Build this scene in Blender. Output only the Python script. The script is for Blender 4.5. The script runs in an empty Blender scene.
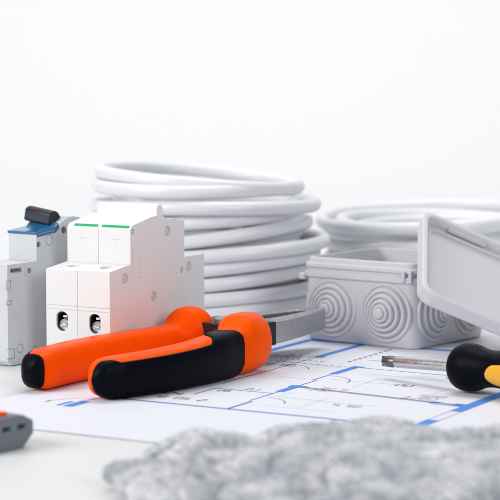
import bpy, bmesh, math, random
from math import sin, cos, pi, radians, sqrt
from mathutils import Vector, Matrix, noise
S = 0.001                                   # everything below is written in millimetres
random.seed(7)
scene = bpy.context.scene
col = scene.collection

# ------------------------------------------------------------------ camera
CH, CF, CP = 135.0, 1944.15, radians(5.18)  # camera height (mm), focal length (px of a 500 px frame), downward pitch
cam = bpy.data.cameras.new('camera')
cam_o = bpy.data.objects.new('camera', cam); col.objects.link(cam_o)
cam_o.location = (0, 0, CH*S)
cam_o.rotation_euler = (pi/2 - CP, 0, 0)
cam.sensor_width = 24.0; cam.sensor_height = 24.0
cam.lens = CF/500*24
cam.clip_start = 0.02; cam.clip_end = 60
cam.dof.use_dof = True
cam.dof.focus_distance = 0.868
cam.dof.aperture_fstop = 11.5
cam.dof.aperture_blades = 8
scene.camera = cam_o

# ------------------------------------------------------------------ light: a white studio, soft lamps
world = bpy.data.worlds.new('World'); scene.world = world
world.use_nodes = True
bg = world.node_tree.nodes['Background']
bg.inputs['Color'].default_value = (0.93, 0.96, 1.0, 1)
bg.inputs['Strength'].default_value = 0.27
def area(name, loc, target, size, power, colour=(1, 1, 1)):
    l = bpy.data.lights.new(name, 'AREA'); l.shape = 'RECTANGLE'
    l.size, l.size_y = size; l.energy = power; l.color = colour
    o = bpy.data.objects.new(name, l); col.objects.link(o); o.location = loc
    o.rotation_euler = (Vector(target) - Vector(loc)).to_track_quat('-Z', 'Y').to_euler()
    return o
area('key_softbox', (-1.05, 0.35, 0.62), (0.0, 0.92, 0.03), (0.6, 0.6), 12.4, (1.0, 0.99, 0.975))
area('overhead_softbox', (0.05, 1.15, 1.25), (0.02, 0.95, 0.0), (0.8, 0.5), 5.4, (0.97, 0.985, 1.0))
area('fill_softbox', (0.75, -0.15, 0.55), (0.03, 0.9, 0.02), (0.6, 0.6), 6.2, (0.98, 0.99, 1.0))
area('backdrop_lamp', (0.0, 1.75, 2.0), (0.0, 3.3, 0.75), (2.6, 0.5), 48.0, (0.995, 0.992, 0.985))
scene.view_settings.view_transform = 'Standard'
scene.view_settings.look = 'None'
scene.view_settings.exposure = 0.0
scene.view_settings.gamma = 1.0
scene.cycles.max_bounces = 10
scene.cycles.diffuse_bounces = 6
scene.cycles.use_denoising = True

# ------------------------------------------------------------------ materials
def mat(name, colour, rough=0.5, metal=0.0, noise_amt=0.0, noise_scale=300, bump=0.0, bump_scale=900, spec=0.5, rough_var=0.0, sss=0.0):
    m = bpy.data.materials.new(name); m.use_nodes = True
    nt = m.node_tree; b = nt.nodes['Principled BSDF']
    b.inputs['Base Color'].default_value = (*colour, 1)
    b.inputs['Roughness'].default_value = rough
    b.inputs['Metallic'].default_value = metal
    b.inputs['Specular IOR Level'].default_value = spec
    if sss:
        b.inputs['Subsurface Weight'].default_value = sss
        b.inputs['Subsurface Radius'].default_value = (.002, .0016, .0014)
        b.inputs['Subsurface Scale'].default_value = 0.6
    tc = nt.nodes.new('ShaderNodeTexCoord')
    if noise_amt or rough_var:
        n = nt.nodes.new('ShaderNodeTexNoise'); n.inputs['Scale'].default_value = noise_scale; n.inputs['Detail'].default_value = 5
        nt.links.new(tc.outputs['Object'], n.inputs['Vector'])
        if noise_amt:
            mx = nt.nodes.new('ShaderNodeMix'); mx.data_type = 'RGBA'
            mx.inputs[6].default_value = (*[c*(1-noise_amt) for c in colour], 1)
            mx.inputs[7].default_value = (*[min(1, c*(1+noise_amt)) for c in colour], 1)
            nt.links.new(n.outputs['Fac'], mx.inputs[0]); nt.links.new(mx.outputs[2], b.inputs['Base Color'])
        if rough_var:
            mr = nt.nodes.new('ShaderNodeMapRange')
            mr.inputs[1].default_value = 0.3; mr.inputs[2].default_value = 0.7
            mr.inputs[3].default_value = max(0.02, rough-rough_var); mr.inputs[4].default_value = min(1, rough+rough_var)
            nt.links.new(n.outputs['Fac'], mr.inputs[0]); nt.links.new(mr.outputs[0], b.inputs['Roughness'])
    if bump:
        n2 = nt.nodes.new('ShaderNodeTexNoise'); n2.inputs['Scale'].default_value = bump_scale; n2.inputs['Detail'].default_value = 3
        bp = nt.nodes.new('ShaderNodeBump'); bp.inputs['Strength'].default_value = bump; bp.inputs['Distance'].default_value = 0.0003
        nt.links.new(tc.outputs['Object'], n2.inputs['Vector'])
        nt.links.new(n2.outputs['Fac'], bp.inputs['Height']); nt.links.new(bp.outputs['Normal'], b.inputs['Normal'])
    return m

M = {}
M['table'] = mat('white_table', (0.70, 0.705, 0.71), 0.42, noise_amt=0.012, noise_scale=18, rough_var=0.06)
M['paper'] = mat('drawing_paper', (0.72, 0.725, 0.79), 0.85, noise_amt=0.012, noise_scale=60, bump=0.12, bump_scale=700, spec=0.2)
M['ink_blue'] = mat('blue_ink', (0.075, 0.245, 0.68), 0.7, noise_amt=0.10, noise_scale=250, spec=0.2)
M['ink_thin'] = mat('thin_blue_ink', (0.10, 0.14, 0.46), 0.7, spec=0.2)
M['ink_pale'] = mat('pale_ink', (0.50, 0.52, 0.66), 0.7, spec=0.2)
M['ink_black'] = mat('black_ink', (0.06, 0.06, 0.09), 0.7, spec=0.2)
M['ink_green'] = mat('green_ink', (0.05, 0.13, 0.06), 0.7, spec=0.2)
M['ink_pink'] = mat('faded_red_ink', (0.50, 0.36, 0.47), 0.7, spec=0.2)
M['white_plastic'] = mat('white_plastic', (0.775, 0.775, 0.775), 0.42, noise_amt=0.008, bump=0.10, bump_scale=1500, rough_var=0.05, sss=0.08)
M['white_side'] = M['white_plastic']
M['toggle_white'] = mat('warm_white_plastic', (0.84, 0.83, 0.79), 0.35, sss=0.1)
M['rivet'] = mat('rivet_grey', (0.60, 0.60, 0.61), 0.35, noise_amt=.06, noise_scale=900)
M['grey_plastic'] = mat('light_grey_plastic', (0.60, 0.615, 0.64), 0.45, noise_amt=0.01, bump=0.10, bump_scale=1400, rough_var=0.05)
M['print_grey'] = mat('pale_grey_print', (0.60, 0.60, 0.61), 0.5)
M['rivet_dark'] = mat('hole_grey', (0.12, 0.12, 0.13), 0.6)
M['green'] = mat('green_print', (0.01, 0.42, 0.16), 0.4)
M['blue_cover'] = mat('blue_plastic', (0.018, 0.135, 0.31), 0.15, spec=0.6)
M['black_plastic'] = mat('black_plastic', (0.014, 0.017, 0.026), 0.38, spec=0.3, noise_amt=.1, bump=.1)
M['steel'] = mat('zinc_steel', (0.62, 0.63, 0.65), 0.30, 1.0, noise_amt=.08, noise_scale=700, rough_var=.08)
M['opening_shade_dark'] = mat('opening_shade_dark', (0.03, 0.03, 0.032), 0.4, 0.6)
M['jaw_steel'] = mat('ground_steel', (0.44, 0.44, 0.465), 0.33, 0.9, noise_amt=.16, noise_scale=420, rough_var=.10, bump=.25, bump_scale=1300)
M['jaw_black'] = mat('burnished_steel', (0.018, 0.018, 0.02), 0.35, 0.5, noise_amt=.2)
M['orange'] = mat('orange_rubber', (0.95, 0.088, 0.0003), 0.30, spec=0.045, noise_amt=.04, noise_scale=160, bump=.12, bump_scale=1600, rough_var=.07)
M['grip'] = mat('black_rubber', (0.0022, 0.003, 0.0065), 0.40, spec=0.05, noise_amt=.25, noise_scale=500, bump=.3, bump_scale=1900, rough_var=.08)
M['yellow'] = mat('yellow_plastic', (0.90, 0.44, 0.025), 0.38, bump=.15, bump_scale=1500)
M['chrome'] = mat('bright_shaft_steel', (0.62, 0.61, 0.61), 0.33, 1.0, rough_var=.06, noise_scale=500)
M['blade_steel'] = mat('darkened_blade_steel', (0.16, 0.16, 0.165), 0.34, 0.9, noise_amt=.2, noise_scale=600)
M['cable'] = mat('cable_sheath', (0.745, 0.75, 0.785), 0.36, noise_amt=0.015, noise_scale=90, bump=.10, bump_scale=500, rough_var=.07)
M['box'] = mat('box_grey_plastic', (0.605, 0.605, 0.635), 0.45, noise_amt=0.012, bump=.15, bump_scale=1500, rough_var=.06)
M['connector'] = mat('connector_grey', (0.145, 0.165, 0.19), 0.45, noise_amt=.04)
M['slot'] = mat('slot_dark', (0.03, 0.033, 0.04), 0.7)

def knit_material():
    m = bpy.data.materials.new('melange_knit'); m.use_nodes = True
    nt = m.node_tree; b = nt.nodes['Principled BSDF']; L = nt.links.new
    b.inputs['Roughness'].default_value = 0.95; b.inputs['Specular IOR Level'].default_value = 0.1
    tc = nt.nodes.new('ShaderNodeTexCoord')
    mp = nt.nodes.new('ShaderNodeMapping'); mp.inputs['Scale'].default_value = (1, 2.2, 2.2)
    L(tc.outputs['Object'], mp.inputs['Vector'])
    n = nt.nodes.new('ShaderNodeTexNoise'); n.inputs['Scale'].default_value = 520; n.inputs['Detail'].default_value = 6; n.inputs['Roughness'].default_value = .7
    L(mp.outputs['Vector'], n.inputs['Vector'])
    r = nt.nodes.new('ShaderNodeValToRGB')
    r.color_ramp.elements[0].position = .41; r.color_ramp.elements[0].color = (.56, .57, .59, 1)
    r.color_ramp.elements[1].position = .57; r.color_ramp.elements[1].color = (.90, .905, .92, 1)
    L(n.outputs['Fac'], r.inputs['Fac'])
    n3 = nt.nodes.new('ShaderNodeTexNoise'); n3.inputs['Scale'].default_value = 60; n3.inputs['Detail'].default_value = 3
    mp3 = nt.nodes.new('ShaderNodeMapping'); mp3.inputs['Scale'].default_value = (1, 1.8, 1.8)
    L(tc.outputs['Object'], mp3.inputs['Vector']); L(mp3.outputs['Vector'], n3.inputs['Vector'])
    r3 = nt.nodes.new('ShaderNodeValToRGB')
    r3.color_ramp.elements[0].position = .40; r3.color_ramp.elements[0].color = (.62, .63, .665, 1)
    r3.color_ramp.elements[1].position = .62; r3.color_ramp.elements[1].color = (1, 1, 1, 1)
    L(n3.outputs['Fac'], r3.inputs['Fac'])
    mx = nt.nodes.new('ShaderNodeMix'); mx.data_type = 'RGBA'; mx.blend_type = 'MULTIPLY'; mx.inputs[0].default_value = 1
    L(r.outputs['Color'], mx.inputs[6]); L(r3.outputs['Color'], mx.inputs[7]); L(mx.outputs[2], b.inputs['Base Color'])
    w1 = nt.nodes.new('ShaderNodeTexWave'); w1.inputs['Scale'].default_value = 130; w1.inputs['Distortion'].default_value = 1.5; w1.bands_direction = 'DIAGONAL'
    L(tc.outputs['Object'], w1.inputs['Vector'])
    bp = nt.nodes.new('ShaderNodeBump'); bp.inputs['Strength'].default_value = .9; bp.inputs['Distance'].default_value = .0012
    L(w1.outputs['Fac'], bp.inputs['Height']); L(bp.outputs['Normal'], b.inputs['Normal'])
    return m
M['knit'] = knit_material()

# ------------------------------------------------------------------ helpers
def tag(o, label=None, cat=None, group=None, kind=None):
    if label: o['label'] = label
    if cat: o['category'] = cat
    if group: o['group'] = group
    if kind: o['kind'] = kind
    return o
def thing(name, label, cat, loc=(0, 0, 0), rotz=0.0, group=None):
    o = bpy.data.objects.new(name, None); col.objects.link(o)
    o.empty_display_size = 0.01
    o.location = Vector(loc)*S; o.rotation_euler = (0, 0, rotz)
    return tag(o, label, cat, group)
def finish(o, bevel=0.0, smooth=True, angle=35, segs=2):
    me = o.data
    if smooth:
        for p in me.polygons: p.use_smooth = True
        me.set_sharp_from_angle(angle=radians(angle))
    if bevel:
        b = o.modifiers.new('bevel', 'BEVEL'); b.width = bevel*S; b.segments = segs
        b.limit_method = 'ANGLE'; b.angle_limit = radians(30); b.use_clamp_overlap = True; b.harden_normals = False
    return o
class MB:
    """collects faces (mm) and links them as ONE mesh object"""
    def __init__(s): s.v = []; s.f = []; s.m = []; s.mi = 0
    def add(s, vs, fs):
        k = len(s.v); s.v += [tuple(p) for p in vs]
        for f in fs: s.f.append([k+i for i in f]); s.m.append(s.mi)
    def box(s, x0, x1, y0, y1, z0, z1, T=None):
        vs = [Vector(p) for p in ((x0,y0,z0),(x1,y0,z0),(x1,y1,z0),(x0,y1,z0),(x0,y0,z1),(x1,y0,z1),(x1,y1,z1),(x0,y1,z1))]
        if T: vs = [T @ p for p in vs]
        s.add(vs, [(0,3,2,1),(4,5,6,7),(0,1,5,4),(1,2,6,5),(2,3,7,6),(3,0,4,7)])
    def prism(s, poly, place, t0, t1):
        """poly: CCW 2-D points; place(a,b,t) -> 3-D"""
        n = len(poly)
        vs = [place(a, b, t0) for a, b in poly] + [place(a, b, t1) for a, b in poly]
        s.add(vs, [list(range(n))[::-1], list(range(n, 2*n))] + [(i, (i+1) % n, n+(i+1) % n, n+i) for i in range(n)])
    def rings(s, rs, cap0=True, cap1=True, closed=True):
        n = len(rs[0]); k = len(s.v)
        for r in rs: s.v += [tuple(p) for p in r]
        m = n if closed else n-1
        for j in range(len(rs)-1):
            for i in range(m):
                s.f.append([k+j*n+i, k+j*n+(i+1) % n, k+(j+1)*n+(i+1) % n, k+(j+1)*n+i]); s.m.append(s.mi)
        if cap0: s.f.append([k+i for i in range(n)][::-1]); s.m.append(s.mi)
        if cap1: s.f.append([k+(len(rs)-1)*n+i for i in range(n)]); s.m.append(s.mi)
    def lathe(s, prof, T, n=40):
        """prof: (radius, height) pairs, axis = local z of T"""
        s.rings([[T @ Vector((max(r, .001)*cos(2*pi*i/n), max(r, .001)*sin(2*pi*i/n), h)) for i in range(n)] for r, h in prof])
    def build(s, name, mats, parent=None, bevel=0.0, smooth=True, angle=35, segs=2, fixn=True):
        me = bpy.data.meshes.new(name)
        me.from_pydata([(x*S, y*S, z*S) for x, y, z in s.v], [], s.f)
        ms = mats if isinstance(mats, (list, tuple)) else [mats]
        for m in ms: me.materials.append(m)
        for p, i in zip(me.polygons, s.m): p.material_index = i
        if fixn:
            bm = bmesh.new(); bm.from_mesh(me); bmesh.ops.recalc_face_normals(bm, faces=bm.faces); bm.to_mesh(me); bm.free()
        me.update()
        o = bpy.data.objects.new(name, me); col.objects.link(o)
        if parent: o.parent = parent
        return finish(o, bevel, smooth, angle, segs)
def carve(o, mb, bevel=0.0, angle=35):
    """cut the solid mb out of o, for real, then throw the cutter away"""
    mods = [(m.width, m.segments) for m in o.modifiers]; o.modifiers.clear()
    par = o.parent; o.parent = None
    c = mb.build('cutter', o.data.materials[0], None, smooth=False)
    b = o.modifiers.new('cut', 'BOOLEAN'); b.operation = 'DIFFERENCE'; b.object = c; b.solver = 'EXACT'
    dg = bpy.context.evaluated_depsgraph_get(); dg.update()
    me = bpy.data.meshes.new_from_object(o.evaluated_get(dg))
    o.modifiers.clear(); old = o.data; nm = old.name
    o.data = me; bpy.data.meshes.remove(old); me.name = nm
    cm = c.data; bpy.data.objects.remove(c); bpy.data.meshes.remove(cm)
    o.parent = par
    return finish(o, bevel, True, angle)
def axes(origin, z, x=(0, 0, 1)):
    z = Vector(z).normalized(); x = Vector(x); x = (x - z*x.dot(z)).normalized(); y = z.cross(x)
    return Matrix(((x.x, y.x, z.x, origin[0]), (x.y, y.y, z.y, origin[1]), (x.z, y.z, z.z, origin[2]), (0, 0, 0, 1)))
def rrect(cx, cy, hx, hy, r, n=6):
    pts = []
    for (sx, sy, a0) in ((1, 1, 0), (-1, 1, 90), (-1, -1, 180), (1, -1, 270)):
        for i in range(n+1):
            a = radians(a0 + 90*i/n)
            pts.append((cx + sx*(hx-r) + r*cos(a), cy + sy*(hy-r) + r*sin(a)))
    return pts
def smoothstep(t): t = max(0, min(1, t)); return t*t*(3-2*t)
def interp(tab, u):
    """smooth interpolation of rows (u, a, b, ...)"""
    if u <= tab[0][0]: return tab[0][1:]
    for r0, r1 in zip(tab, tab[1:]):
        if u <= r1[0]:
            i = tab.index(r0)
            rm = tab[i-1] if i else r0; rp = tab[i+2] if i+2 < len(tab) else r1
            h = r1[0]-r0[0]; t = (u-r0[0])/h; out = []
            for k in range(1, len(r0)):
                m0 = (r1[k]-rm[k])/max(1e-6, r1[0]-rm[0])*h; m1 = (rp[k]-r0[k])/max(1e-6, rp[0]-r0[0])*h
                out.append((2*t**3-3*t*t+1)*r0[k] + (t**3-2*t*t+t)*m0 + (3*t*t-2*t**3)*r1[k] + (t**3-t*t)*m1)
            return tuple(out)
    return tab[-1][1:]

# ------------------------------------------------------------------ table and seamless background (one white sweep)
b = MB()
prof = [(-300, 0), (200, 0), (600, 0), (1000, 0), (1500, 0), (2000, 0)]
for i in range(1, 19):
    a = pi/2*i/18; prof.append((2000 + 1300*sin(a), 1300*(1-cos(a))))
prof += [(3300, 1900), (3300, 2600)]
b.rings([[(x, y, z) for x in (-2600, -1300, -500, 0, 500, 1300, 2600)] for y, z in prof], cap0=False, cap1=False, closed=False)
tabletop = b.build('tabletop', M['table'], angle=60)
if tabletop.data.polygons[0].normal.z < 0: tabletop.data.flip_normals()
tag(tabletop, 'white tabletop sweeping up into a white studio background', 'tabletop', kind='structure')

# ------------------------------------------------------------------ the floor plan on the table
PO, PA = (-82.95, 730.55), radians(-29.24)
plan = MB()
def strip(a0, b0, a1, b1, w, lvl=1):
    d = Vector((a1-a0, b1-b0)); n = Vector((-d.y, d.x)).normalized()*w/2; z = .28 + .03*lvl
    plan.add([(a0+n.x, b0+n.y, z), (a0-n.x, b0-n.y, z), (a1-n.x, b1-n.y, z), (a1+n.x, b1+n.y, z)], [(0, 1, 2, 3)])
PAPER = (-52, 0, 200, 296)
rows = []
for bb in (0, 1.5, 3, 5, 8, 12, 17, 24, 34, 60, 120, 200, 296):
    lift = .22*max(0, 1-bb/30)**2
    rows.append([(x, bb, .28 + lift*(1-.5*smoothstep((x-20)/120))) for x in range(-52, 201, 12)])
n_ = len(rows[0])
plan.rings([r_ + [(x, y, z-.2) for x, y, z in r_[::-1]] for r_ in rows])
plan.mi = 1                                                            # wide blue walls
strip(-22.5, 148, -22.5, 274.5, 4.6); strip(-20.2, 272, 62, 272, 4.6)
strip(8, 222, 8, 269.7, 4.0)
strip(38.2, 178, 38.2, 200, 4.2); strip(36.1, 202, 42, 202, 4.0, 2)
strip(40.4, 123, 40.4, 142, 4.2); strip(37, 139, 45, 139, 4.4, 2)
strip(125.3, 40, 125.3, 93, 5.6); strip(125.3, 114.6, 125.3, 196, 5.6)
strip(-17.5, 48.6, -17.5, 63, 5.0); strip(118, 130, 122.5, 130, 5)
strip(107, 130.5, 111.5, 130.5, 4.2); strip(62, 262, 62, 269.7, 3.6)
strip(127.8, 203, 190, 203, 4.6); strip(160, 90, 160, 200.5, 4.6); strip(-22.5, 49, -22.5, 60, 2.2)
plan.mi = 2                                                            # thin blue lines
strip(-15, 75.4, 118, 75.4, 2.0); strip(42.2, 76.2, 42.2, 96, 1.5); strip(123, 93, 123, 114.6, .5); strip(127.7, 93, 127.7, 114.6, .5); strip(40.4, 97, 40.4, 123, .9); strip(38.2, 158, 38.2, 178, .9); strip(8, 130, 8, 180, .9); strip(45, 139, 118, 130, 1.0, 0); strip(12, 118, 40, 118, 1.0); strip(12, 100, 12, 118, .9); strip(34, 224, 100, 224, .8)
strip(42, 201, 122, 198, 1.0); strip(43, 137.4, 122.4, 127.6, .0+1.2)
strip(109, 126.3, 122.4, 126.3, .8); strip(60, 262, 104, 262, .8); strip(-19, 61, -15, 92, .8)
strip(58, 212, 104, 212, .6); strip(40.2, 142, 40.2, 158, .9); strip(8, 180, 8, 222, .7)
plan.mi = 3                                                            # pale lines
strip(36, 112, 92, 110, .6); strip(44, 164, 79, 164.5, .6); strip(54, 186, 104, 184, .6)
strip(-4, 120, 34, 121, .5); strip(20, 160, 37, 160, .5); strip(-14, 205, 34, 196, .5); strip(46, 112, 46, 126, .5)
strip(62, 150, 62, 176, .5); strip(100, 140, 100, 160, .5); strip(66, 92, 66, 118, .5); strip(52, 90, 84, 90, .5)
plan.mi = 4                                                            # black pen: dashes, door swings, dimension marks
for i in range(14):
    strip(-14 + i*3.6, 200.2, -14 + i*3.6 + 2.2, 200.0, .7)
for i in range(10):
    strip(-12 + i*3.1, 209, -12 + i*3.1 + 1.7, 209, 1.1)
def arc(ca, cb, r, d0, d1, w=.45, n=12):
    q = [(ca + r*cos(radians(d0+(d1-d0)*i/n)), cb + r*sin(radians(d0+(d1-d0)*i/n))) for i in range(n+1)]
    for p0, p1 in zip(q, q[1:]): strip(*p0, *p1, w)
arc(40, 158, 15, 0, 90); arc(43, 94, 14, 10, 90); arc(110, 131, 13, 95, 175); arc(8, 180, 15, 20, 90)
def glyphs(a, bb, text, h, w=.35, gap=.45):
    """small printed figures made of strokes"""
    seg = {'0': 'abcdef', '1': 'bc', '2': 'abged', '3': 'abgcd', '4': 'fgbc', '5': 'afgcd', '6': 'afgedc', '7': 'abc', '8': 'abcdefg', '9': 'abcfg', ',': 'x', '-': 'g', ' ': ''}
    c = h*.55
    for ch in text:
        P = {'a': (0, h, c, h), 'b': (c, h, c, h/2), 'c': (c, h/2, c, 0), 'd': (0, 0, c, 0), 'e': (0, h/2, 0, 0), 'f': (0, h, 0, h/2), 'g': (0, h/2, c, h/2), 'x': (0, 0, c*.3, -h*.2)}
        for sg in seg[ch]:
            x0, y0, x1, y1 = P[sg]; strip(a+x0, bb+y0, a+x1, bb+y1, w, 2)
        a += c + gap*h*.6
glyphs(-8, 95, '3824', 5.0, .8); glyphs(-1, 86, '18 05 2', 4.6, .6)
glyphs(76.5, 161.5, '00', 5.2, .5); glyphs(75, 103.5, '4,50', 4.0, .45)
glyphs(16, 112, '26', 4, .5); glyphs(25, 121, '01', 4, .4)
glyphs(-10, 189, '240 80', 4.6, .5); glyphs(-13, 213, '6825', 5, .5); glyphs(-8, 219, '31 28', 5, .5)
glyphs(-34, 54, '1', 4, .9); strip(-31, 58, -25, 69, .5)
glyphs(86, 190, '7 2', 4.6, .5)
plan.mi = 5                                                            # green dashed line
for i in range(9): strip(28, 214 + i*5.6, 28, 214 + i*5.6 + 3.6, 1.3)
plan.mi = 6                                                            # faded red figures
glyphs(50, 132.6, '260 44', 4.2, .5); glyphs(52, 139, '82 6', 4, .4); glyphs(92, 134, '3 80', 5, .6); glyphs(97, 141, '520', 5, .6)
paper = plan.build('floor_plan', [M['paper'], M['ink_blue'], M['ink_thin'], M['ink_pale'], M['ink_black'], M['ink_green'], M['ink_pink']], None, smooth=False, fixn=False)
paper.location = (PO[0]*S, PO[1]*S, 0); paper.rotation_euler = (0, 0, PA)
tag(paper, 'large printed floor plan with blue walls lying under the orange pliers', 'drawing')

# ------------------------------------------------------------------ circuit breakers (lie on their backs)
def frame_of(origin, deg):
    """local x = along the front face to the right, y = back along the side, origin at the near lower corner"""
    return (Vector((origin[0], origin[1], 0)), radians(-deg))
def side_point(origin, deg, px, py):
    """the point (depth, height) of the side face that a pixel of the 500 px frame falls on"""
    u = (px-250)/CF; v = (250-py)/CF
    d = Vector((u, cos(CP)+v*sin(CP), -sin(CP)+v*cos(CP)))
    nx, ny = cos(radians(deg)), -sin(radians(deg))
    t = (origin[0]*nx + origin[1]*ny)/(d.x*nx + d.y*ny); P = d*t
    dx, dy = P.x-origin[0], P.y-origin[1]
    return dx*sin(radians(deg)) + dy*cos(radians(deg)), CH + P.z
SIDE = lambda d, h, t: (t, d, h)
def cyl_x(mb, d, h, r, x0, x1, n=28):
    mb.rings([[(x, d + r*cos(2*pi*i/n), h + r*sin(2*pi*i/n)) for i in range(n)] for x in (x0, x1)])
def dome_x(mb, d, h, r, x0, x1, n=28):
    mb.rings([[(x, d + k*r*cos(2*pi*i/n), h + k*r*sin(2*pi*i/n)) for i in range(n)] for x, k in ((x0, 1), (x1-.25, 1), (x1, .86))])

WO, WD = (-63.39, 873.07), 30.26
br = thing('circuit_breaker', 'white two-pole circuit breaker with two green stripes and a white toggle', 'circuit breaker', (*WO, 0), radians(-WD))
wprof = [(0, .4), (81.5, .4), (81.5, 47.6), (63.3, 47.6), (63.3, 65.2), (58, 65.6), (54, 66.8), (50, 66.6), (47, 67.4), (44, 68.8), (40, 69.0), (35, 68.6), (29.6, 67.6), (23, 66.4), (18.5, 65.5), (17, 63.7), (17, 47.8), (0, 45.7)]
# mirror so that the polygon runs counter-clockwise when seen from +x is not needed: normals are recalculated
rivets = [(167.4, 231, 2.1, 1), (132.6, 232, 1.1, 0), (125, 278.6, 2.0, 1), (153.7, 296.3, 2.0, 1), (181.6, 270, 1.2, 1), (188.6, 266.4, 2.0, 1)]
for k, (x0, x1) in enumerate(((-35.5, -17.85), (-17.65, 0))):
    p = MB(); p.prism(wprof, SIDE, x0, x1)
    o = p.build('pole_module', M['white_plastic'], br, bevel=.35)
    c = MB()
    cx = (-26.6, -8.3)[k]
    # terminal opening: an arch in the front face
    arch = [(cx+3.2*cos(radians(a)), 20.6+3.4*sin(radians(a))) for a in range(180, 361, 20)] + [(cx+3.1*cos(radians(a)), 24.0+2.3*sin(radians(a))) for a in range(0, 181, 20)]
    c.prism(arch, lambda a, h, t: (a, t, h), -2, 12)
    # screw access in the sloping ledge
    c.lathe([(3.1, 0), (3.1, 9)], Matrix.Translation((cx+.6, 8.6, 43.2)), 28)
    # seam line along the front face and the ridge near the terminals
    if k == 1:
        for px, py, r, ring in rivets:
            d, h = side_point(WO, WD, px, py); cyl_x(c, d, h, r+.35, -.7, 2)
        d0, h0 = side_point(WO, WD, 131.5, 279); d1, h1 = side_point(WO, WD, 141, 246.5)
        t = .28
        c.box(-.3, 1, d1-t, d1, h0, h1); c.box(-.3, 1, d0+1.0, d1-t-.02, h0, h0+t); c.box(-.3, 1, d0+1.0, d0+1.0+t, h0+t+.02, h1)
    carve(o, c, bevel=.3)
    cl = MB()                                                          # dark liner in clamp-cage shape; its black stands in for shade in the opening
    inset = lambda g: [(cx+(x-cx)*(1-g/3.3), 21.6+(h-21.6)*(1-g/4.4)) for x, h in arch]
    cl.rings([[(x, y, h) for x, h in inset(g)] for y, g in ((.9, .05), (.9, .5), (9.5, .5), (9.5, .05))], cap0=False, cap1=False)
    cl.rings([[(x, y, h) for x, h in inset(.04)] for y in (9.6, 10.4)])
    dark_liner = cl.build('opening_dark_liner', M['opening_shade_dark'], br)
    sc = MB()
    sc.lathe([(2.3, 0), (2.6, .3), (2.6, 2.4), (2.2, 2.8), (2.0, 2.3), (0, 2.3)], axes((cx+.35, 3.3, 20.2), (.25, -1, .05)), 28)
    sc.box(cx-.9, cx+1.2, 2.2, 3.2, 23.3, 24.4); sc.box(cx-1.7, cx+2.2, .55, .75, 19.9, 20.5)
    sc.build('screw', M['steel'], dark_liner, bevel=.15)
    ls = MB(); ls.lathe([(0, 41.2), (3.0, 41.2), (3.0, 43.6), (2.6, 43.9), (2.6, 43.4), (0, 43.4)], Matrix.Translation((cx+.6, 8.6, 0)), 28)
    ls.build('ledge_screw', M['rivet'], br, angle=30)
    pm = MB(); pm.box(cx-1.8, cx+2.0, 16.93, 17.02, 58.9, 59.2); pm.box(cx-1.0, cx+1.2, 16.93, 17.02, 56.9, 57.1)
    pm.build('rating_mark', M['print_grey'], br)
    st = MB(); xa, xb = ((-31.8, -18.6), (-16.2, -1.2))[k]
    st.prism([(17.55, 64.49), (18.3, 65.4), (18.15, 65.54), (17.4, 64.63)], SIDE, xa, xb)
    st.build('green_stripe', M['green'], br, smooth=False)
    rg = MB(); rg.box(x0+.35, x1-.35, -.35, .4, 29.2, 30.0); rg.box(x0+.35, x1-.35, -.28, .4, 27.4, 27.7)
    rg.build('front_ridge', M['white_plastic'], br, bevel=.15)
for px, py, r, ring in rivets:
    d, h = side_point(WO, WD, px, py)
    v = MB(); dome_x(v, d, h, r, -.72, -.08)
    if ring: cyl_x(v, d, h, r*.35, -.3, .02)
    v.build('rivet', M['rivet'], br, bevel=.08)
tg = MB()
tp = [(40.2, 68.2), (45.6, 68.0), (45.4, 71.5)] + [(42.7+2.7*cos(radians(a)), 72.0+2.2*sin(radians(a))) for a in (20, 50, 80, 110, 140, 165)]
tg.prism(tp, SIDE, -34.6, -.5)
tg.build('toggle', M['toggle_white'], br, bevel=.5, segs=3)

LO, LD = (-111.7, 890.0), 36.0
lb = thing('circuit_breaker', 'grey single-pole circuit breaker with a blue top cover and black toggle', 'circuit breaker', (*LO, 0), radians(-LD))
lprof = [(1.5, .4), (82, .4), (82, 47), (62, 47), (62, 62.5), (56, 64.5), (50, 66.6), (46, 67.2), (42, 66.9), (38, 65.2), (35, 63.2), (33, 61.6), (20, 60.2), (20, 47.6), (0, 47.4), (0, 2.5)]
p = MB(); p.prism(lprof, SIDE, -17.6, 0)
o = p.build('body', M['grey_plastic'], lb, bevel=.45)
lriv = [(49.5, 240, 2.3, 'b'), (38.7, 244.5, 1.1, 'd'), (64, 230, 1.5, 'd'), (20.4, 348.4, 1.9, 'b'), (35, 350.5, 1.8, 'b')]
c = MB()
for px, py, r, t in lriv:
    d, h = side_point(LO, LD, px, py); cyl_x(c, d, h, r+.3, -.8, 2)
d, h = side_point(LO, LD, 28.8, 270.6); cyl_x(c, d, h, 1.3, -3, 2)
da, ha = side_point(LO, LD, 10.5, 274.2); db, hb = side_point(LO, LD, 21.5, 267.5)
c.box(-1.6, 2, da, db, ha+.4, hb)
for (q0, q1, y0, y1) in ((4.6, 11, 291, 280), (4.6, 12, 306, 300), (7, 15, 360, 348)):
    d0, h0 = side_point(LO, LD, q0, y0); d1, h1 = side_point(LO, LD, q1, y1); c.box(-.6, 2, d0-.6, d1, h0, h1)
carve(o, c, bevel=.3)
for px, py, r, t in lriv:
    d, h = side_point(LO, LD, px, py); v = MB(); dome_x(v, d, h, r, -.82, .1 if t == 'b' else -.4)
    v.build('rivet', M['grey_plastic'] if t == 'b' else M['rivet_dark'], lb, bevel=.08)
d, h = side_point(LO, LD, 28.8, 270.6); v = MB()
n = 32
v.rings([[(x, d + r*cos(2*pi*i/n), h + r*sin(2*pi*i/n)) for i in range(n)] for x, r in ((-.2, 1.35), (.5, 1.5), (.5, 2.4), (.2, 2.7), (-.2, 2.7))], cap0=False, cap1=False)
v.build('screw_collar', M['rivet'], lb)
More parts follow.
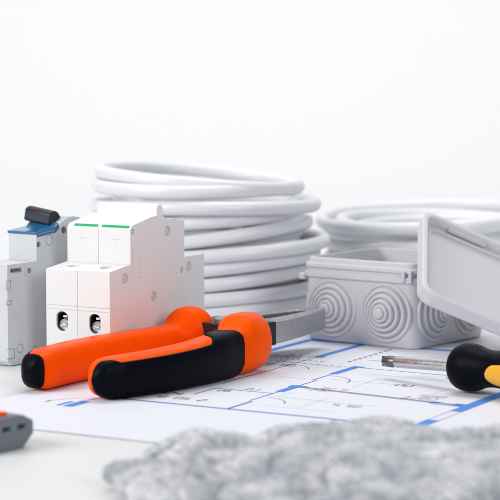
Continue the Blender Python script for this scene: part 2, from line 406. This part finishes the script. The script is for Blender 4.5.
v = MB(); v.box(-1.55, -1.1, da+.4, db-.4, ha+.8, hb-.6); v.box(-1.2, -.2, da+1.2, da+1.9, ha+.9, hb-.9); v.build('slot_insert', M['rivet_dark'], lb, bevel=.1)
for (q0, q1, y0, y1) in ((4.6, 11, 291, 280), (4.6, 12, 306, 300), (7, 15, 360, 348)):
    d0, h0 = side_point(LO, LD, q0, y0); d1, h1 = side_point(LO, LD, q1, y1)
    v = MB(); v.box(-.7, .45, d0+.5, d1-1.0, h0+.5, h1-.5); v.build('housing_latch', M['grey_plastic'], lb, bevel=.25)
v = MB()                                                              # moulded curves on the side
for pts in (((14, 313), (24, 310), (34, 304), (46, 293)), ((18, 342), (28, 337), (38, 331), (47, 325))):
    dh = [side_point(LO, LD, *q) for q in pts]
    for (d0, h0), (d1, h1) in zip(dh, dh[1:]):
        v.box(-.1, .14, 0, sqrt((d1-d0)**2+(h1-h0)**2), -.12, .12, Matrix.Translation((0, d0, h0)) @ Matrix.Rotation(math.atan2(h1-h0, d1-d0), 4, 'X'))
v.build('moulded_line', M['grey_plastic'], lb)
v = MB()
cov = [(19.6, 60.0), (19.6, 57.9), (20.0, 57.9), (20.0, 60.3), (33.4, 61.7), (36, 64.2), (35.4, 64.8), (32.8, 62.9), (20.2, 61.6)]
v.prism([(19.55, 60.0), (20.02, 60.0), (20.02, 60.25), (33.0, 61.65), (35.6, 64.0), (35.0, 64.6), (32.6, 62.6), (19.55, 61.2)], SIDE, -17.9, .3)
v.prism([(20.4, 58.8), (33.2, 60.2), (36.0, 62.2), (35.4, 63.6), (32.8, 61.3), (20.4, 60.0)], SIDE, .02, .45)
v.build('blue_cover', M['blue_cover'], lb, bevel=.2)
v = MB()
tq = [(32.5, 64.6), (34.0, 63.6), (35.4, 64.2), (38.6, 66.0), (40.0, 66.2), (41.4, 68.0)] + [(36.9+3.6*cos(radians(a)), 68.6+2.3*sin(radians(a))) for a in (10, 40, 70, 100, 130, 160, 190)]
v.prism(tq, lambda d, h, t: (t, d, h + .9 - .13*(t+17.4)), -19.6, -3.4)
v.build('toggle', M['black_plastic'], lb, bevel=.7, segs=3)
v = MB(); v.prism([(36, 63), (44, 63), (43, 68.2), (39, 69.5)], SIDE, -11.5, -6.5); v.build('toggle_stem', M['black_plastic'], lb, bevel=.4)

# ------------------------------------------------------------------ cable coils
def coil(name, label, centre, turns, tube, base_phase, seg=110, ring=18):
    """turns, from the bottom: (radius, dx, dy, z, tilt towards -x / +x)"""
    b = MB(); N = len(turns); rs = []
    total = int((N-.03)*seg)
    pts = []
    for j in range(total+1):
        t = j/seg; k = min(N-1, int(t)); fr = t-k
        A = turns[k]; B = turns[min(N-1, k+1)]
        s = smoothstep((fr-.50)/.42)
        R, dx, dy, z, tl, tf = [A[q]+(B[q]-A[q])*s for q in range(6)]
        th = base_phase + 2*pi*fr
        wob = 1 + .012*sin(3*th + k*1.7) + .008*sin(5*th + k)
        zz = z + tl*cos(th) + tf*sin(th) + .35*sin(2*th + k*2.1)
        pts.append(Vector((dx + R*wob*cos(th), dy + R*wob*sin(th), max(tube+.05, zz))))
    for j, P in enumerate(pts):
        T = (pts[min(j+1, total)] - pts[max(j-1, 0)]).normalized()
        x = T.cross(Vector((0, 0, 1))).normalized(); y = x.cross(T)
        rs.append([P + (x*cos(2*pi*i/ring) + y*sin(2*pi*i/ring))*tube for i in range(ring)])
    b.rings(rs)
    o = b.build(name, M['cable'], angle=80)
    o.location = (centre[0]*S, centre[1]*S, 0)
    return tag(o, label, 'cable coil')
# front of every turn is at phase 270 deg (towards the camera); the change of turn happens round the back
TR = 3.75
T1 = [  # R, dx, dy, z, tilt x, tilt y; first an inner layer from the top down, then the outer one upwards
    (48.0, 0, 0, 64.5, -1, 0), (48.6, 1, 0, 56.5, 0, 0), (48.2, 1, 0, 48.2, .3, 0), (48.8, 1.5, 0, 40, .4, 0), (48.0, .5, 0, 31.8, 0, 0), (48.6, .5, 0, 23.7, 0, 0), (48.4, .5, 0, 15.8, 0, 0), (48.4, 0, 0, 7.9, 0, 0),
    (56.0, 0.0, 0.0, 3.8, 0, 0), (57.6, 0.8, -.8, 11.6, .3, .3), (57.6, 0.4, 0.4, 19.6, -.5, 0), (55.4, -.4, .5, 27.5, .5, 0),
    (56.8, 2.4, 0, 35.4, 1.3, .2), (60.0, 4.4, -1.2, 43.6, .3, .6), (54.6, 0.6, 1.0, 52.0, 1.5, 0), (55.4, -6.4, 1, 60.6, -2.2, .5),
    (59.2, -.2, -1.4, 69.2, -5.4, .9), (53.6, -3.6, 0.4, 77.8, -4.6, 1.0)]
coil('cable_coil', 'tall coil of white cable standing behind the white two-pole breaker', (-24.0, 1071.0), T1, TR, pi*.02)
T2 = [
    (60, 0, 0, 3.8, 0, 0), (62, 1, 0, 11.5, 0, .3), (59.5, -2, 0, 19.2, .4, 0), (62.5, 1.5, 0, 27.0, .6, .3), (60, -1, 0, 34.6, .4, 0), (63.0, 1, 0, 41.8, -.4, .6),
    (49, 5, 3, 43.6, .4, .8), (56.5, 2, 1, 46.4, -.6, 1.6), (65.5, -2, 0, 50.6, 2.6, 1.9)]
coil('cable_coil', 'lower coil of white cable behind the grey junction box', (109.0, 1152.0), T2, TR, pi*.02)

# ------------------------------------------------------------------ junction box
BX, BD, BS = (80.75, 941.07), 37.65, 67.6
q = radians(BD)
bc = (BX[0] + BS/2*(-cos(q)+sin(q)), BX[1] + BS/2*(sin(q)+cos(q)))
jb = thing('junction_box', 'open grey square junction box with stepped round knockouts standing on the floor plan', 'junction box', (*bc, .36), -q)
H2 = BS/2
def sq(h, z, r, n=7): return [(x, y, z) for x, y in rrect(0, 0, h, h, r, n)]
v = MB()
v.rings([sq(H2-2.0, 0, 4.5), sq(H2-1.0, .35, 5.2), sq(H2-.5, 1.4, 5.6), sq(H2-.1, 20, 5.6), sq(H2, 32.2, 5.6), sq(H2+1.1, 32.5, 6.4), sq(H2+1.3, 32.8, 6.5), sq(H2+1.3, 35.0, 6.5), sq(H2+1.0, 35.4, 6.4),
         sq(H2-.1, 35.6, 5.8), sq(H2-.2, 37.1, 5.8), sq(H2+.7, 37.3, 6.2), sq(H2+.9, 37.6, 6.2), sq(H2+.9, 39.2, 6.2), sq(H2+.6, 39.6, 6.0),
         sq(H2-.5, 39.8, 5.6), sq(H2-.6, 41.9, 5.6), sq(H2-.9, 42.3, 5.4), sq(H2-1.9, 42.4, 4.8), sq(H2-2.2, 42.0, 4.6), sq(H2-2.3, 20, 4.4), sq(H2-2.6, 3.0, 4.2), sq(H2-3.4, 2.2, 3.6)])
v.build('box_body', M['box'], jb, angle=28)
for sx, sy in ((-1, -1), (1, -1), (1, 1), (-1, 1)):
    v = MB(); v.lathe([(3.0, 2.0), (3.0, 28), (1.4, 28), (1.4, 20), (0, 20)], Matrix.Translation((sx*(H2-7.5), sy*(H2-7.5), 0)), 20)
    v.build('screw_post', M['box'], jb, angle=30)
v = MB()
v.box(-H2-1.9, -H2+1.5, -H2-1.9, -H2+1.5, 30.9, 34.0)
v.build('rim_lug', M['box'], jb, bevel=.5)
v = MB()
v.box(H2-7.0, H2-5.4, -H2-2.2, -H2-.6, 33, 38.6); v.box(H2-3.4, H2-1.6, -H2-1.8, -H2-.2, 33, 38.9)
v.build('rim_lug', M['box'], jb, bevel=.3)
step = [(14.9, -.6), (14.9, .3), (14.5, .7), (13.3, .75), (12.8, .1), (12.4, .1), (12.1, 1.9), (11.6, 2.35), (10.5, 2.4), (10.0, 1.4), (9.6, 1.4), (9.35, 3.4), (8.9, 3.85), (7.9, 3.9), (7.4, 2.9), (7.0, 2.9), (6.75, 4.8), (6.3, 5.25),
        (5.4, 5.3), (5.0, 4.4), (4.6, 4.4), (4.35, 6.0), (3.9, 6.4), (3.1, 6.4), (2.75, 5.9), (2.6, 7.2), (2.1, 7.7), (1.2, 7.9), (0, 7.95)]
for face in range(4):
    R = Matrix.Rotation(face*pi/2, 4, 'Z')
    for off in (-16.3, 16.3):
        v = MB(); v.lathe(step, R @ axes((off, -H2+.1, 17.4), (0, -1, 0)), 64)
        v.build('knockout', M['box'], jb, angle=28)

# ------------------------------------------------------------------ the lid leans on the box corner
lid = thing('square_box_cover', 'grey square junction box cover leaning against the corner of its open box', 'box cover', (115.24, 943.48, 37.2))
LM = Matrix(((0.90747, 0.07853, 0.41271), (0.14371, 0.86508, -0.48060), (-0.39477, 0.49544, 0.77375)))
lid.rotation_euler = LM.to_euler()
HL = 69.1/2
v = MB()
v.rings([sq(HL-2.2, -8.0, 6.0), sq(HL-.9, -7.6, 6.8), sq(HL-.3, -6.6, 7.2), sq(HL, 0-.7, 7.4), sq(HL-.3, -.2, 7.2), sq(HL-.8, 0, 7.0), sq(HL-2.4, 0, 6.0), sq(HL-2.8, -.3, 5.8), sq(HL-3.0, -1.0, 5.8), sq(HL-3.3, -5.4, 5.4), sq(HL-4.0, -6.0, 5.0)])
v.build('lid_shell', M['box'], lid, angle=28)
v = MB(); v.rings([sq(HL-5.2, -6.4, 4.6), sq(HL-5.2, -4.9, 4.6), sq(HL-5.5, -4.6, 4.4), sq(HL-6.4, -4.6, 3.8), sq(HL-6.7, -4.9, 3.7), sq(HL-6.7, -6.4, 3.7)], cap0=False, cap1=False)
v.build('sealing_rib', M['box'], lid, angle=28)
v = MB(); v.box(-19, 2, HL-4.4, HL-2.9, -4.4, -1.8)
v.build('catch_bar', M['box'], lid, bevel=.4)

# ------------------------------------------------------------------ pliers
U = Vector((.612, .791, 0)); V = Vector((.791, -.612, 0))
pl = thing('pliers', 'orange and black handled combination pliers lying on the floor plan', 'pliers', (-76, 810, .36), math.atan2(.791, .612))
# local: x = along the tool towards the tip, y = -V (away from the camera)
SLV = [  # u, v, z centre, width, height
    (0, 18.6, 8.6, 15.0, 17.0), (10, 20.8, 8.8, 16.0, 17.4), (30, 23.6, 9.1, 16.4, 18.0), (50, 24.4, 9.6, 16.2, 18.8), (66, 23.6, 10.3, 16.2, 20.2), (78, 21.6, 10.5, 16.4, 20.6), (83, 20.6, 10.9, 17.0, 21.2),
    (89, 19.4, 13.1, 22.4, 26.0), (95, 18.2, 13.5, 24.6, 26.9), (101, 17.2, 13.4, 24.4, 26.6), (106, 16.2, 13.4, 22.0, 24.6), (110, 15.2, 13.6, 18.0, 20.0)]
SLV_FAR = [
    (0, 18.6, 8.6, 15.0, 17.0), (10, 20.8, 8.8, 16.0, 17.4), (30, 23.6, 9.0, 16.4, 17.8), (50, 24.4, 9.1, 16.2, 18.0), (66, 23.6, 9.2, 16.0, 18.2), (83, 20.8, 9.5, 15.6, 18.6),
    (90, 19.8, 10.0, 15.8, 19.2), (95, 18.6, 12.4, 20.0, 25.0), (99, 17.8, 13.3, 23.2, 26.6), (104, 16.8, 13.4, 23.4, 26.0), (108, 16.0, 13.4, 20.0, 22.5), (110, 15.4, 13.6, 18.0, 20.0)]
def sleeve_rows(tab=None, u0=-6.0, u1=112.0, n=110):
    rows = []
    for i in range(n+1):
        u = u0 + (u1-u0)*i/n
        r = list(interp(tab or SLV, min(max(u, 0), 110)))
        k = 1.0
        if u < 5: k = sqrt(max(0.004, 1-((5-u)/11.0)**2))
        if u > 103: k = sqrt(max(0.004, 1-((u-103)/9.0)**2))
        rows.append((u, r[0], r[1], r[2]*k, r[3]*k))
    return rows
def csec(u, v, zc, w, h, a, sgn, e=3.0, grow=0.0):
    c, s = cos(a), sin(a)
    f = lambda x: math.copysign(abs(x)**(2/e), x)
    return (u, -sgn*(v + (w/2+grow)*f(c)), zc + (h/2+grow)*f(s))
def expo(u): return 3.2 - 1.0*smoothstep((u-80)/20)
for sgn in (1, -1):
    v = MB(); rows = sleeve_rows(SLV if sgn > 0 else SLV_FAR)
    v.rings([[csec(*r, 2*pi*i/40, sgn, expo(r[0])) for i in range(40)] for r in rows])
    h = v.build('handle', M['orange'], pl, angle=60)
    # black pad on the outer side, wraps the end
    pr = [r for r in rows if r[0] <= 82]
    outer, inner = [], []
    for r in pr:
        u = r[0]
        up = 44 + (46 if sgn > 0 else 136)*(smoothstep((4-u)/5) if sgn > 0 else smoothstep((-.6-u)/1.0)) + (62 if sgn > 0 else 8)*smoothstep((u-56)/10)
        dn = -62 - (28 if sgn > 0 else 118)*(smoothstep((4-u)/5) if sgn > 0 else smoothstep((-.6-u)/1.0)) - 14*smoothstep((u-64)/20)
        k = 1.0
        if u > 72: k = sqrt(max(0.002, 1-((u-72)/10.5)**2))
        up, dn = up*k + 8*(1-k), dn*k + 8*(1-k)
        m = 20; g = .75
        angs = [radians(dn + (up-dn)*i/m) for i in range(m+1)]
        shift = -.7 if u < 0 else 0
        rr = (r[0]+shift, *r[1:])
        outer.append([csec(*rr, a, sgn, expo(u), g if 0 < i < m or up > 165 else .25) for i, a in enumerate(angs)] + [csec(*rr, a, sgn, expo(u), -.8) for a in angs[::-1]])
    v = MB(); v.rings(outer)
    v.build('grip_pad', M['grip'], h, angle=50)
def plate(name, poly, z0, z1, m, par, bevel):
    v = MB(); v.prism(poly, lambda a, c, t: (a, c, t), z0, z1); return v.build(name, m, par, bevel=bevel)
for sgn in (1, -1):
    y = lambda t: -sgn*t
    jaw = [(121.6, 1.4), (121.6, 17.2), (128, 16.8), (152, 12.2), (170, 7.4), (180.4, 3.6), (180.8, .45), (168, .45), (164, 2.6), (150, 4.6), (132, 5.4), (126, 3.6), (124.5, 1.0)]
    j = plate('jaw', [(a, y(t)) for a, t in jaw], 9.6, 19.8, M['jaw_steel'], pl, .55)
    v = MB()
    for i in range(7): v.box(168.6+i*1.6, 169.4+i*1.6, *sorted((y(.3), y(.75))), 9.9, 19.5)
    v.build('teeth', M['jaw_black'], j)
v = MB(); v.box(123, 165, -4.6, 4.6, 11.0, 16.4); v.box(165.1, 178.5, -1.0, 1.0, 11.5, 18.6); v.build('jaw_gap_dark_filler', M['jaw_black'], pl)  # dark filler blocks added so the hollow between the jaws reads dark
v = MB(); v.prism([(98, -13), (114, -17.6), (121.5, -17.7), (121.5, 17.7), (114, 17.6), (98, 13)], lambda a, c, t: (a, c, t), 9.2, 20.2)
v.build('joint', M['jaw_black'], pl, bevel=.5)
v = MB(); v.lathe([(0, 19), (7.4, 19), (7.4, 21.4), (6.9, 21.9), (0, 21.9)], Matrix.Translation((109, 0, 0)), 40)
v.build('pivot', M['jaw_steel'], pl, angle=30)

# ------------------------------------------------------------------ screwdriver
t0 = Vector((59.6, 855, 8.0)); t1 = Vector((88.6, 822.0, 10.6)); ax = (t1-t0).normalized(); LS = (t1-t0).length
sd = thing('screwdriver', 'black and yellow handled screwdriver lying at the right edge of the drawing', 'screwdriver', (t1.x, t1.y, .2))
sd.location = t1*S
sd.rotation_euler = axes((0, 0, 0), ax).to_euler()       # local z runs from the blade to the butt, local x points up
v = MB(); v.lathe([(2.2, -LS+7.5), (2.55, -LS+8.2), (2.6, -20), (2.6, 4)], Matrix(), 32)
sh = v.build('shaft', M['chrome'], sd, angle=40)
v = MB()
v.lathe([(.9, -LS-.6), (1.5, -LS-.5), (2.2, -LS+1.0), (2.55, -LS+2.2), (2.6, -LS+5.6), (2.3, -LS+6.6), (2.1, -LS+8.0)], Matrix(), 32)
v.box(-2.3, 2.3, -.6, .6, -LS-1.0, -LS+2.6)
v.build('blade', M['blade_steel'], sh, bevel=.25)
HP = [(0, 4.6), (.4, 7.2), (1.6, 8.9), (3.6, 9.9), (6, 10.3), (9, 10.2), (12, 9.6), (15, 8.6), (19, 7.9), (25, 8.0), (32, 9.2), (42, 10.7), (56, 11.4), (68, 11.0), (76, 9.6), (80, 7.0), (81.5, 3.0)]
HR = [(s_, interp(HP, s_)[0]) for s_ in [81.5*(i/70)**1.15 for i in range(71)]]
v = MB(); v.lathe([(r, s_) for s_, r in HR], Matrix(), 48)
hd = v.build('handle', M['grip'], sd, angle=50)
# yellow insets: rounded panels let into four sides of the handle
side = axes((0, 0, 0), ax).to_3x3().inverted() @ Vector((-ax.y, ax.x, 0)).normalized()
INS = radians(14)
base_a = math.atan2(side.y, side.x)
for kq in range(2):
    rs = []
    for i in range(61):
        s_ = 22.4 + 43*(i/60)**2 if i < 40 else 22.4 + 43*(.4444 + .5556*sin(pi/2*(i-40)/20)); k = sqrt(max(.004, 1 - max(0, (27.5-s_)/5.12)**2)) if s_ < 27.5 else sqrt(max(.004, 1 - max(0, (s_-58)/7.7)**2))
        r = interp(HP, s_)[0]
        angs = [base_a + pi + kq*pi + INS + radians(33*k*(2*j/10-1)) for j in range(11)]
        rs.append([((r+(.35 if 0 < j < 10 else .05))*cos(a), (r+(.35 if 0 < j < 10 else .05))*sin(a), s_) for j, a in enumerate(angs)] + [((r-1)*cos(a), (r-1)*sin(a), s_) for a in angs[::-1]])
    v = MB(); v.rings(rs); v.build('grip_inset', M['yellow'], hd, angle=50)

# ------------------------------------------------------------------ lever wire connector, front left
wc = thing('wire_connector', 'small grey wire connector with orange lever at the front left edge', 'connector', (-95.5, 695, 0), radians(52))
body = [(-13, 2.6), (-11.6, .2), (-7, .1), (8.0, .1), (13.2, 4.8), (13.2, 9.6), (8.0, 12.2), (-8, 12.6), (-13, 10)]
v = MB(); v.prism(body, lambda a, c, t: (a, t, c), -11.0, 6.5)
o = v.build('connector_body', M['connector'], wc, bevel=.8)
c = MB()
for xx in (-8.2, -.4, 7.2): c.box(xx-2.0, xx+2.0, -14, -8.6, 7.2, 8.8)
carve(o, c, bevel=.5)
v = MB()
for xx in (-8.2, -.4, 7.2): v.box(xx-2.3, xx+2.3, -8.9, -8.5, 7, 9)
v.build('wire_slot', M['slot'], wc)
for xx in (-5.6, .6):
    v = MB(); v.box(xx-2.5, xx+2.5, -8.0, 5.5, 12.0, 13.8); v.build('lever', M['orange'], wc, bevel=.6)

# ------------------------------------------------------------------ knitted gloves
def capsule_points(P, Q, r0, r1, n=14):
    return [(P.lerp(Q, i/n), r0 + (r1-r0)*i/n) for i in range(n+1)]
def glove(name, label, blobs, seed):
    """one continuous knitted skin over palm, cuff, four fingers and a thumb"""
    bm = bmesh.new()
    for chain in blobs:
        pts = []
        for (p0, r0, f0), (p1, r1, f1) in zip(chain, chain[1:]):
            for i in range(9):
                t = i/8; pts.append((Vector(p0).lerp(Vector(p1), t), r0+(r1-r0)*t, f0+(f1-f0)*t))
        for P, r, fl in pts:
            T = Matrix.Translation(P*S) @ Matrix.Diagonal((r*S, r*S, r*fl*S, 1))
            bmesh.ops.create_icosphere(bm, subdivisions=2, radius=1, matrix=T)
    me = bpy.data.meshes.new(name); bm.to_mesh(me); bm.free()
    o = bpy.data.objects.new(name, me); col.objects.link(o)
    rm = o.modifiers.new('skin', 'REMESH'); rm.mode = 'VOXEL'; rm.voxel_size = .62*S; rm.use_smooth_shade = True
    sm = o.modifiers.new('relax', 'SMOOTH'); sm.iterations = 9; sm.factor = .5
    dg = bpy.context.evaluated_depsgraph_get(); dg.update()
    m2 = bpy.data.meshes.new_from_object(o.evaluated_get(dg)); o.modifiers.clear(); o.data = m2; bpy.data.meshes.remove(me); m2.name = name
    ns = [vv.normal.copy() for vv in m2.vertices]
    for vv, nn in zip(m2.vertices, ns):
        p = vv.co*1000
        q = p.y + .35*p.x + 6*noise.noise(Vector((p.x*.02, p.y*.02, seed)))
        w = noise.noise(Vector((p.x*.022+seed, q*.075, p.z*.06)))*3.6 + noise.noise(Vector((p.x*.05, q*.20+seed, p.z*.12)))*.9
        w += .14*sin(2*pi*(p.x*.80 - p.y*.45 + p.z*.6 + 3*noise.noise(Vector((p.x*.04, p.y*.04, seed))))/2.7) + .08*sin(2*pi*(p.y*.9+p.x*.3+p.z*.5)/2.1)
        ridge = 1.0-abs(noise.noise(Vector((p.x*.05+p.y*.09+seed*3, p.y*.07-p.x*.02, 0))))*2.2
        vv.co = vv.co + nn*(w - 2.6*max(0, ridge)**4)*S
        if vv.co.z < .0002: vv.co.z = .0002 + max(0, vv.co.z+.004)*.02
    for p in m2.polygons: p.use_smooth = True
    m2.materials.clear(); m2.materials.append(M['knit'])
    return tag(o, label, 'glove')
glove('work_glove', 'mottled grey knitted work glove at the front, fingers pointing left', [
    [((60, 592, 10), 26, .40), ((36, 598, 10), 27, .42), ((16, 604, 9), 22, .46)],
    [((96, 586, 11), 26, .46), ((70, 590, 11), 26, .42)],
    [((8, 630, 8.0), 8.5, .9), ((-18, 641, 9.0), 9.2, .95), ((-28, 644, 5.6), 8.0, .8)],
    [((8, 614, 8), 8.0, .9), ((-20, 621, 5.0), 7.0, .75), ((-42, 628, 4.0), 6.8, .65)],
    [((6, 599, 10), 8.5, .9), ((-18, 604, 9), 8.5, .9), ((-38, 611, 5), 7.2, .7)],
    [((10, 584, 7), 8.0, .9), ((-12, 585, 7), 8, .85), ((-30, 592, 5.5), 7.0, .75)],
    [((46, 572, 8), 10, .8), ((26, 556, 7), 10, .8), ((8, 548, 6), 8.5, .75)]], 1.3)
glove('work_glove', 'second mottled grey knitted glove, heaped behind the first along the drawing', [
    [((58, 634, 7), 22, .44), ((42, 641, 9.0), 20, .52), ((28, 642, 8.8), 17, .52)],
    [((116, 628, 10), 20, .5), ((94, 636, 11), 18, .56), ((76, 634, 8), 19, .46), ((58, 632, 7), 20, .42)],
    [((28, 650, 9.5), 9.5, .95), ((13, 652, 9), 8.6, .9), ((4, 648, 7), 7.5, .85)],
    [((30, 636, 14), 9, .9), ((12, 634, 10.5), 8.2, .9), ((2, 632, 7), 7.5, .85)],
    [((50, 626, 13), 9.5, .9), ((30, 621, 15), 9, .9), ((14, 617, 14), 8, .85)],
    [((70, 620, 13), 9.5, .85), ((54, 610, 15), 9, .85), ((38, 604, 16), 8, .8)],
    [((84, 648, 8), 9, .85), ((74, 652, 9), 9, .9), ((88, 650, 9), 8.5, .9)]], 8.1)
